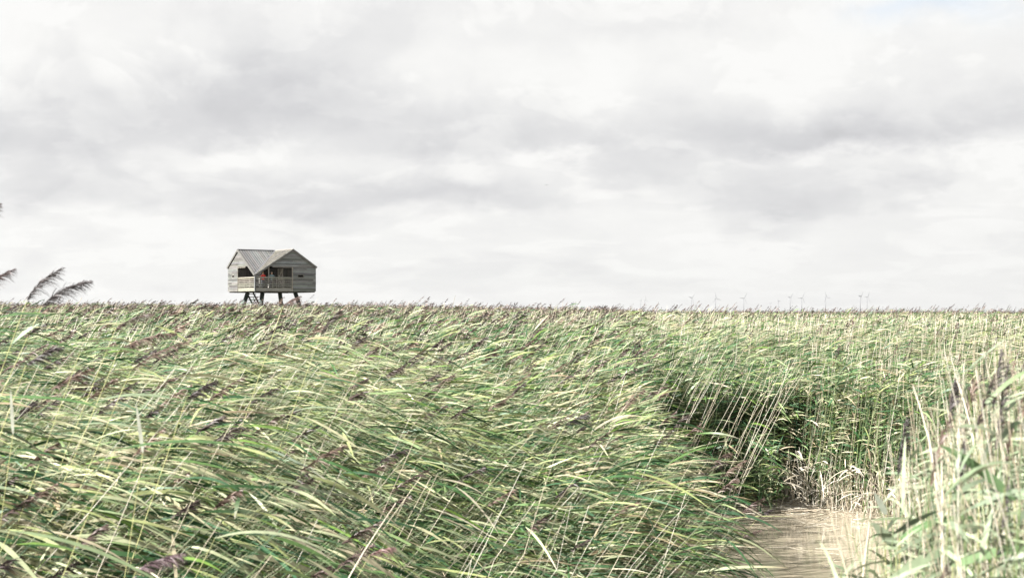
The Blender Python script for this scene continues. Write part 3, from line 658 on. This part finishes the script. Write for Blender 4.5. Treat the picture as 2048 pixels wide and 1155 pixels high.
for k_ in range(9): mb.box(.1, S_ - .1, .1 + k_ * .84, .22 + k_ * .84, Zb - .10, Zb + .128, (.06, .06, .055))
mb.build('floor', M_WOOD, hide)
# roof: four slopes meeting in the valley over the near corner
th = .07
def rprism(mb, quad, col, th=.07):     # a sloping slab from four (x, y, z) points
    p = [Vector(v) for v in quad]; nrm = (p[1] - p[0]).cross(p[3] - p[0]).normalized()
    if nrm.z < 0: nrm = -nrm
    mb.hexa(p + [v + nrm * th for v in p], col)
roofb = (.083, .085, .085)
rf = MB(); OV = .07
def rib_run(mb, swap):
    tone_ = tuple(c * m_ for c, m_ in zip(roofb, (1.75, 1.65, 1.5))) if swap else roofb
    n_ = 26; pitch_ = (S_ + OV) / n_
    for k_ in range(n_):
        b0 = -OV + k_ * pitch_; b1 = b0 + pitch_ - .012; bm = (b0 + b1) / 2
        lowv = max(0.0 - .05, min(bm, MM)) if bm < MM else None
        f = (lambda a, b_, z_: (b_, a, z_)) if not swap else (lambda a, b_, z_: (a, b_, z_))
        col = wood(tone_, .2)
        zz = lambda a: (Zlow + (Zp - Zlow) * a / MM if a <= MM else Zp - (Zp - Zeave) * (a - MM) / (S_ - MM)) + .02
        if lowv is not None:
            a_lo0 = max(b0, -.06); a_lo1 = max(b1, -.06)
            q4 = [f(a_lo0, b0, zz(a_lo0)), f(a_lo1, b1, zz(a_lo1)), f(MM, b1, zz(MM)), f(MM, b0, zz(MM))]
            rprism(mb, q4 if swap else q4, col)
            # cover batten, one per board
            al = max(bm, 0) + .05
            A_, B_ = Vector(f(al, b0 + .03, zz(al) + .10)), Vector(f(MM, b0 + .03, zz(MM) + .10))
            mb.bar(A_, B_, .055, .07, tuple(c * 1.55 for c in col))
        # far slope
        A0, A1 = MM, S_ + OV
        q4 = [f(A0, b0, zz(MM)), f(A0, b1, zz(MM)), f(A1, b1, zz(A1)), f(A1, b0, zz(A1))]
        if bm < S_: rprism(mb, q4, wood(roofb, .2))
rib_run(rf, False)
r1 = rf.build('roof', M_WOOD, hide); r1['label'] = 'left roof with steep battened boards'
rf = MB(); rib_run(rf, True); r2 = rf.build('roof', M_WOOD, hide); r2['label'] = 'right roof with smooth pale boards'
mb = MB(); mb.bar((-OV - .02, MM, Zp + .12), (MM, MM, Zp + .12), .22, .09, (.10, .10, .11)); mb.build('ridge_cap', M_WOOD, r1)
mb = MB(); mb.bar((MM, -OV - .02, Zp + .12), (MM, MM, Zp + .12), .16, .06, (.22, .20, .18)); mb.build('ridge_cap', M_WOOD, r2)
mb = MB(); mb.bar((-.02, -.02, Zlow + .14), (MM, MM, Zp + .16), .12, .06, (.09, .09, .10)); mb.build('valley_board', M_WOOD, r1)
def barge(fn, par, c):
    mb = MB(); mb.bar(fn(-.03, Zlow + .0), fn(MM, Zp + .03), .05, .2, c, ); mb.bar(fn(MM, Zp + .03), fn(S_ + OV, Zeave - (Zp - Zeave) * OV / (S_ - MM) + .03), .05, .2, c)
    mb.build('bargeboard', M_WOOD, par)
barge(lambda v, z_: (-OV - .03, v, z_), r1, (.085, .084, .08)); barge(lambda v, z_: (v, -OV - .03, z_), r2, (.14, .14, .14))
# posts and rails of the balcony
mb = MB(); mb.box(-.05, .10, -.05, .10, Zb - .05, Zlow, (.10, .105, .11)); mb.build('corner_post', M_WOOD, hide)
RT = 6.90
def railing(axis, hi, divs, base, thin):
    mb = MB()
    def bx(v0, v1, o0, o1, z0, z1, c):
        mb.box(v0, v1, o0, o1, z0, z1, c) if axis == 0 else mb.box(o0, o1, v0, v1, z0, z1, c)
    bx(.11, hi, -.03, .05, Zb, Zb + .29, wood(base, .1)); bx(.11, hi, -.04, .05, Zb + .30, Zb + .37, wood(base, .1))
    for k_ in range(5):
        z0 = Zb + .50 + k_ * .205; bx(.11, hi, -.02, .02, z0, z0 + (.085 if thin else .10), wood(base, .15))
    bx(.11, hi, -.05, .07, RT - .03, RT + .05, wood(base, .1))
    for v in divs: bx(v * S_ - .035, v * S_ + .035, .025, .085, Zb + .3, RT - .04, wood(base, .1))
    return mb
railing(1, .61 * S_, (.2, .405, .6), (.15, .14, .12), False).build('railing', M_WOOD, hide)
railing(0, .605 * S_, (.1, .29, .35, .47, .59), (.22, .22, .205), True).build('railing', M_WOOD, hide)
# opening trims
mb = MB(); mb.bar((-.035, .61*S_, Zeave - .03), (-.035, .33*S_, Zeave - .03), .05, .07, (.15,.14,.12)); mb.bar((.61*S_*0-.035, .61*S_, Zb), (-.035, .61*S_, Zeave), .05, .10, (.15,.14,.12), up=(1,0,0)); mb.build('trim', M_WOOD, gl)
mb = MB(); mb.bar((.28*S_, -.035, Zeave - .03), (.605*S_, -.035, Zeave - .03), .05, .07, (.27,.26,.25)); mb.bar((.605*S_, -.035, Zb), (.605*S_, -.035, Zeave), .05, .14, (.32,.30,.27), up=(0,1,0)); mb.build('trim', M_WOOD, gr)
# inner lining above the low eaves inside the veranda, post and the braced door
mb = MB(); mb.box(.9, 1.0, .9, 1.0, FL, Zlow + .5, (.3, .29, .28)); mb.box(1.78, 1.88, .55, .65, FL, Zeave - .05, (.34, .33, .32)); mb.build('post', M_WOOD, hide)
dr = MB(); y0, y1 = .30 * S_, .47 * S_
for k_ in range(8): a = y0 + (y1 - y0) * k_ / 8; dr.box(q - .06, q - .02, a, a + (y1 - y0) / 8 - .008, FL, 7.95, wood((.26, .25, .23), .15))
door = dr.build('door', M_WOOD, hide)
mb = MB()
for (a, b_) in (((q-.09, y0+.05, FL), (q-.09, y0+.05, 7.95)), ((q-.09, y1-.05, FL), (q-.09, y1-.05, 7.95)), ((q-.09, y1-.1, 6.9), (q-.09, y0+.1, 7.8)), ((q-.09, y0+.1, 6.1), (q-.09, y1-.1, 6.8))):
    mb.bar(a, b_, .05, .11, (.5, .47, .42), up=(0, 1, 0) if abs(a[1]-b_[1]) < .01 else (0, 0, 1))
mb.box(q-.1, q-.06, y0, y1, 6.80, 6.90, (.5, .47, .42)); mb.build('door_brace', M_WOOD, door)
# tapering round legs splayed outwards
M_LEG = simple('dark_green_timber', (.045, .065, .062), .7, .3, 3)
cx = S_ / 2
for (lx, ly) in ((.22, .22), (.76, .22), (.22, .76), (.76, .76)):
    x1, y1_ = lx * S_, ly * S_; x0 = cx + (x1 - cx) * 1.7; y0_ = cx + (y1_ - cx) * 1.7
    mb = MB(); mb.tube((x0, y0_, -.2), (x1, y1_, Zb - .1), .18, .235, 14); mb.build('leg', M_LEG, hide, True)
# open stair going down under the floor
st = MB(); N_ = 17
stair = None
sa = np.array([2.1, 6.0]); sb = np.array([2.9, 1.2])
def stp(s, z_, off): v = (sb - sa) / np.linalg.norm(sb - sa); nn_ = np.array([-v[1], v[0]]); p = sa + (sb - sa) * s + nn_ * off; return (p[0], p[1], z_)
st.bar(stp(0, Zb - .1, -.42), stp(1, .1, -.42), .06, .2, (.05, .055, .055)); st.bar(stp(0, Zb - .1, .42), stp(1, .1, .42), .06, .2, (.05, .055, .055))
stair = st.build('stair', M_WOOD, hide)
mb = MB()
for k_ in range(N_):
    s = (k_ + .5) / N_; z_ = Zb - .1 - (Zb - .2) * s
    mb.bar(stp(s, z_, -.62), stp(s, z_, .62), .26, .075, (.05, .05, .05))
mb.build('treads', M_WOOD, stair)
mb = MB()
for o_ in (-.45, .45):
    mb.bar(stp(.1, Zb - .55 + .9, o_) if False else stp(.25, Zb - 1.4 + .85, o_), stp(1, 1.0, o_), .04, .05, (.10, .11, .11))
    for s in (.3, .55, .8, 1.0): z_ = Zb - .1 - (Zb - .2) * s; mb.bar(stp(s, z_, o_), stp(s, z_ + .9, o_), .04, .04, (.10, .11, .11), up=(1, 0, 0))
mb.build('handrail', M_WOOD, stair)
hc, hs = math.cos(PHI), math.sin(PHI)
def H2W(x, y, z): return (-26.98 + x * hc - y * hs, 147 + x * hs + y * hc, z)

# ---------------------------------------------------------------- two people on the balcony
def person(loc, rz, label, top_c, leg_c, hair_c, arms, hair_long=False, skirt=False):
    root = empty('person', loc, rz); tag(root, label, 'person')
    # joints (x right, y forward)
    J = dict(pel=(0,0,.92), wai=(0,.01,1.10), che=(0,.02,1.34), nec=(0,.02,1.49), he0=(0,.035,1.56), he1=(0,.05,1.66), he2=(0,.04,1.73),
             hl=(-.10,0,.88), kl=(-.11,.03,.49), al=(-.11,-.01,.09), tl=(-.12,.15,.04), hr=(.10,0,.88), kr=(.11,.02,.49), ar=(.12,-.01,.09), tr=(.13,.15,.04),
             sl=(-.18,.02,1.42), sr=(.18,.02,1.42))
    J.update(dict(zip(('el', 'wl', 'fl', 'er', 'wr', 'fr'), arms)))
    E = [('pel','wai'),('wai','che'),('che','nec'),('nec','he0'),('he0','he1'),('he1','he2'),('pel','hl'),('hl','kl'),('kl','al'),('al','tl'),('pel','hr'),('hr','kr'),('kr','ar'),('ar','tr'),
         ('che','sl'),('sl','el'),('el','wl'),('wl','fl'),('che','sr'),('sr','er'),('er','wr'),('wr','fr')]
    rad = dict(pel=.135, wai=.115, che=.15, nec=.055, he0=.065, he1=.095, he2=.07, hl=.09, hr=.09, kl=.06, kr=.06, al=.042, ar=.042, tl=.035, tr=.035,
               sl=.065, sr=.065, el=.043, er=.043, wl=.03, wr=.03, fl=.03, fr=.03)
    keys = list(J); me = bpy.data.meshes.new('body'); me.from_pydata([J[k_] for k_ in keys], [(keys.index(a), keys.index(b_)) for a, b_ in E], [])
    o = bpy.data.objects.new('body', me); COL.objects.link(o); o.parent = root
    md = o.modifiers.new('skin', 'SKIN'); sk = me.skin_vertices[0].data if me.skin_vertices else None
    if sk is None:
        import bmesh
        bm = bmesh.new(); bm.from_mesh(me); bm.verts.layers.skin.verify(); bm.to_mesh(me); bm.free(); sk = me.skin_vertices[0].data
    for i, k_ in enumerate(keys): sk[i].radius = (rad[k_], rad[k_] * (.72 if k_ in ('pel', 'wai', 'che') else 1)); sk[i].use_root = (i == 0)
    sb_ = o.modifiers.new('sub', 'SUBSURF'); sb_.levels = 2; sb_.render_levels = 2
    m, t, b = mat_new('skin_and_clothes')          # clothes by height in the body's own space
    tcn = t.nodes.new('ShaderNodeTexCoord'); sp = t.nodes.new('ShaderNodeSeparateXYZ'); t.links.new(tcn.outputs['Object'], sp.inputs[0])
    cr = t.nodes.new('ShaderNodeValToRGB'); cr.color_ramp.interpolation = 'CONSTANT'
    sc_ = t.nodes.new('ShaderNodeMath'); sc_.operation = 'DIVIDE'; t.links.new(sp.outputs[2], sc_.inputs[0]); sc_.inputs[1].default_value = 1.8
    t.links.new(sc_.outputs[0], cr.inputs[0]); e = cr.color_ramp.elements
    e[0].color = (.04, .035, .03, 1); e[1].position = .06; e[1].color = (*leg_c, 1)
    k1 = e.new(.93 / 1.8); k1.color = (*top_c, 1); k2 = e.new(1.49 / 1.8); k2.color = (.48, .30, .22, 1)
    t.links.new(cr.outputs[0], b.inputs['Base Color']); b.inputs['Roughness'].default_value = .8
    me.materials.append(m)
    # hair cap and hands
    hm = simple('hair', hair_c, .6); mb = MB(); nth, nph = 12, 7; vs = []; fs = []
    for i in range(nph + 1):
        ph = math.pi * .62 * i / nph
        for j in range(nth):
            a = 2 * math.pi * j / nth; fr = 1.0 if math.sin(a) < .3 else .82
            ex = 1.0 + (0.25 if hair_long and i > 4 and math.sin(a) < 0 else 0)
            vs.append((math.sin(ph) * math.cos(a) * .102, .035 + math.sin(ph) * math.sin(a) * .112 * fr - .012, 1.69 + math.cos(ph) * .10 * (1 if i < 5 else ex * (1.5 if math.sin(a) < .2 else .6))))
    for i in range(nph):
        for j in range(nth): fs.append((i*nth+j, i*nth+(j+1) % nth, (i+1)*nth+(j+1) % nth, (i+1)*nth+j))
    mb.add(vs, fs, (1, 1, 1)); mb.build('hair', hm, root, True)
    skm = simple('skin', (.48, .30, .22), .6); mb = MB(); mb.bar((0, .135, 1.655), (0, .155, 1.63), .022, .03); mb.build('nose', skm, root)
    for wv, fv in ((Vector(J['wl']), Vector(J['fl'])), (Vector(J['wr']), Vector(J['fr']))):
        d_ = (fv - wv).normalized(); sd = d_.cross(Vector((0, 0, 1))); sd = sd.normalized() if sd.length > .01 else Vector((1, 0, 0))
        mb = MB(); mb.bar(wv, fv, .075, .03)
        for k_ in range(4): p0 = fv + sd * (k_ - 1.5) * .019; p1 = p0 + d_ * (.045 if k_ in (0, 3) else .06); mb.tube(p0, p1, .009, .007, 6); mb.tube(p1, p1 + d_ * .02 + Vector((0, 0, -.028)), .008, .006, 6)
        mb.tube(wv + sd * .035 + d_ * .02, wv + sd * .07 + d_ * .05, .011, .008, 6)
        mb.build('hand', skm, root)
    return root
leanarms = [(-.27,.12,1.18), (-.20,.36,1.08), (-.20,.43,1.08), (.27,.12,1.18), (.20,.36,1.08), (.20,.43,1.08)]
foldarms = [(-.28,.02,1.16), (-.08,.24,1.16), (-.01,.26,1.17), (.28,.02,1.16), (.10,.22,1.12), (.02,.25,1.12)]
fz = Zb + .275
person(H2W(1.12, .52, fz), PHI + math.pi, 'person in a bright red top leaning on the balcony rail of the hide', (.75, .06, .05), (.05, .06, .09), (.30, .16, .08), leanarms, True)
person(H2W(2.15, .55, fz), PHI + math.pi - .2, 'person in a grey-blue jacket standing on the hide balcony beside the post', (.20, .28, .30), (.08, .09, .12), (.28, .24, .20), leanarms)

# ---------------------------------------------------------------- wind turbines
M_TUR = simple('painted_steel', (.10, .105, .12), .7)
def turbine(px, hub_py, d, yaw, phase, label, R_=32, big=1.0):
    big *= .72
    hub = W(px, hub_py, d); Hh = hub.z
    root = empty('wind_turbine', (hub.x, hub.y, 0)); root.rotation_euler = (0, 0, yaw)
    tag(root, label, 'wind turbine', 'wind turbines on the far horizon')
    mb = MB(); mb.tube((0, 0, 0), (0, 0, Hh - 1.5), 2.6 * big, 1.5 * big, 14); mb.build('tower', M_TUR, root, True)
    mb = MB(); mb.hexa([(-2.2*big,-4,Hh-1.9*big),(2.2*big,-4,Hh-1.9*big),(1.9*big,8,Hh-1.5*big),(-1.9*big,8,Hh-1.5*big),(-2.2*big,-4,Hh+1.9*big),(2.2*big,-4,Hh+1.9*big),(1.6*big,8,Hh+1.6*big),(-1.6*big,8,Hh+1.6*big)]); mb.build('nacelle', M_TUR, root)
    mb = MB(); mb.tube((0, -4.01, Hh), (0, -7.5, Hh), 1.9 * big, .6, 12); mb.build('hub', M_TUR, root, True)
    for k_ in range(3):
        a = phase + k_ * 2.0944; dx, dz = math.cos(a), math.sin(a); vs = []; rows = 7
        for i in range(rows):
            r = 1.2 + (R_ - 1.2) * i / (rows - 1); c = (1.2, 2.0, 1.75, 1.4, 1.1, .8, .3)[i] * big; th_ = c * .16 + .08; tw = .5 - .45 * i / (rows - 1)
            for (ch, t_) in ((-.35, 0), (0, 1), (.65, 0), (0, -1)):
                lx_ = ch * 2 * c * math.cos(tw) - t_ * th_ * math.sin(tw); ly_ = ch * 2 * c * math.sin(tw) + t_ * th_ * math.cos(tw)
                vs.append((dx * r - dz * lx_, -5.8 + ly_, Hh + dz * r + dx * lx_))
        fs = [(i*4+j, i*4+(j+1) % 4, i*4+4+(j+1) % 4, i*4+4+j) for i in range(rows-1) for j in range(4)] + [(0,1,2,3), tuple(range(rows*4-4, rows*4))]
        mb = MB(); mb.add(vs, fs); mb.build('blade', M_TUR, root, True)
TD = 6500
for a in [(1382.8, 595.2, TD, .75, R(48), 'pale wind turbine with blades in a V, first of the large ones from the left'),
          (1431, 596.6, TD, .55, R(102), 'pale wind turbine with one blade nearly upright, second large one from the left'),
          (1487.5, 596, TD, .6, R(58), 'third large wind turbine from the left, a lone tall plume just right of it'),
          (1580, 594.7, TD, .8, R(52), 'pale wind turbine just left of the middle pair\'s right one'),
          (1603.3, 595.5, TD, .6, R(62), 'wind turbine with one blade level to the left, right one of the middle pair'),
          (1651, 594, TD, .75, R(112), 'pale wind turbine standing alone between the middle pair and the right pair'),
          (1720.3, 592.5, TD, .9, R(50), 'sturdiest wind turbine, left one of the right pair', 33, 1.35),
          (1734, 593.2, TD, .7, R(62), 'slim wind turbine furthest right, right one of the right pair'),
          (1281.2, 600.5, 7900, 1.45, R(90), 'small faint wind turbine seen edge-on left of all large ones', 22, .9),
          (1290, 599.5, 7900, .9, R(95), 'small faint wind turbine directly right of the edge-on one', 33, .7),
          (1260.3, 611, 8300, .9, R(60), 'faintest and lowest wind turbine at the far left of the row', 16, .6),
          (1556.5, 601.6, 7900, .3, R(5), 'small wind turbine with short flat blades left of the middle pair', 14, .9),
          (1540.5, 606.5, 8300, 1.2, R(80), 'very faint wind turbine left of the small flat-bladed one', 14, .5)]:
    turbine(*a)

# low sea dike far away
xs = np.linspace(-3200, 3200, 60); prof = [(-16, 0), (-5, 4.6), (5, 4.6), (16, 0)]
V = np.array([(x, 2600 + p[0] + 40 * math.sin(x * .002), p[1] + .25 * math.sin(x * .01)) for x in xs for p in prof]); k_ = np.arange(59) * 4
Fq = np.concatenate([np.stack([k_ + j, k_ + 4 + j, k_ + 5 + j, k_ + 1 + j], 1) for j in range(3)])
o = mesh_obj('dike', V, Fq, simple('dike_grass', (.07, .09, .05), .9, .2, .02)); tag(o, kind='structure')

# ---------------------------------------------------------------- a bird far off
bp_ = W(1093, 370, 160); root = empty('bird', bp_, .6); tag(root, 'tiny dark bird gliding high in the middle of the sky', 'bird')
mb = MB(); vs = []; rows = [(-.13, .008), (-.08, .022), (0, .035), (.06, .028), (.09, .018), (.115, .003)]
for (yy, r) in rows:
    for j in range(8): a = j * math.pi / 4; vs.append((math.cos(a) * r, yy, math.sin(a) * r))
fs = [(i*8+j, i*8+(j+1) % 8, i*8+8+(j+1) % 8, i*8+8+j) for i in range(5) for j in range(8)]
for sgn in (-1, 1):      # wings grow out of the body mesh
    b0 = len(vs); vs += [(0, .05, .02), (0, -.05, .02), (sgn*.12, .06, .06), (sgn*.12, -.03, .06), (sgn*.24, .0, .03), (sgn*.23, -.02, .03)]
    vs += [(v[0], v[1], v[2] - .008) for v in vs[b0:b0+6]]
    fs += [tuple(b0 + i for i in f_) for f_ in ((0,2,3,1),(2,4,5,3),(6,7,9,8),(8,9,11,10),(0,6,8,2),(2,8,10,4),(1,3,9,7),(3,5,11,9),(4,10,11,5))]
mb.add(vs, fs); mb.build('body', simple('feathers', (.08, .08, .09), .8), root)

# ---------------------------------------------------------------- haze
mb = MB(); mb.box(-10500, 10500, -10500, 10500, -2, 150)
hm = bpy.data.materials.new('haze_air'); hm.use_nodes = True; t = hm.node_tree
for n in list(t.nodes):
    if n.type != 'OUTPUT_MATERIAL': t.nodes.remove(n)
out = [n for n in t.nodes if n.type == 'OUTPUT_MATERIAL'][0]
pv = t.nodes.new('ShaderNodeVolumePrincipled'); pv.inputs['Color'].default_value = (.97, .98, 1.0, 1); pv.inputs['Density'].default_value = 4.5e-5; pv.inputs['Anisotropy'].default_value = .65
t.links.new(pv.outputs[0], out.inputs['Volume'])
hz = mb.build('haze', hm); tag(hz, kind='stuff', label='thin pale summer haze over the whole marsh', cat='haze')
print('faces', sum(len(o.data.polygons) for o in bpy.data.objects if o.type == 'MESH'))
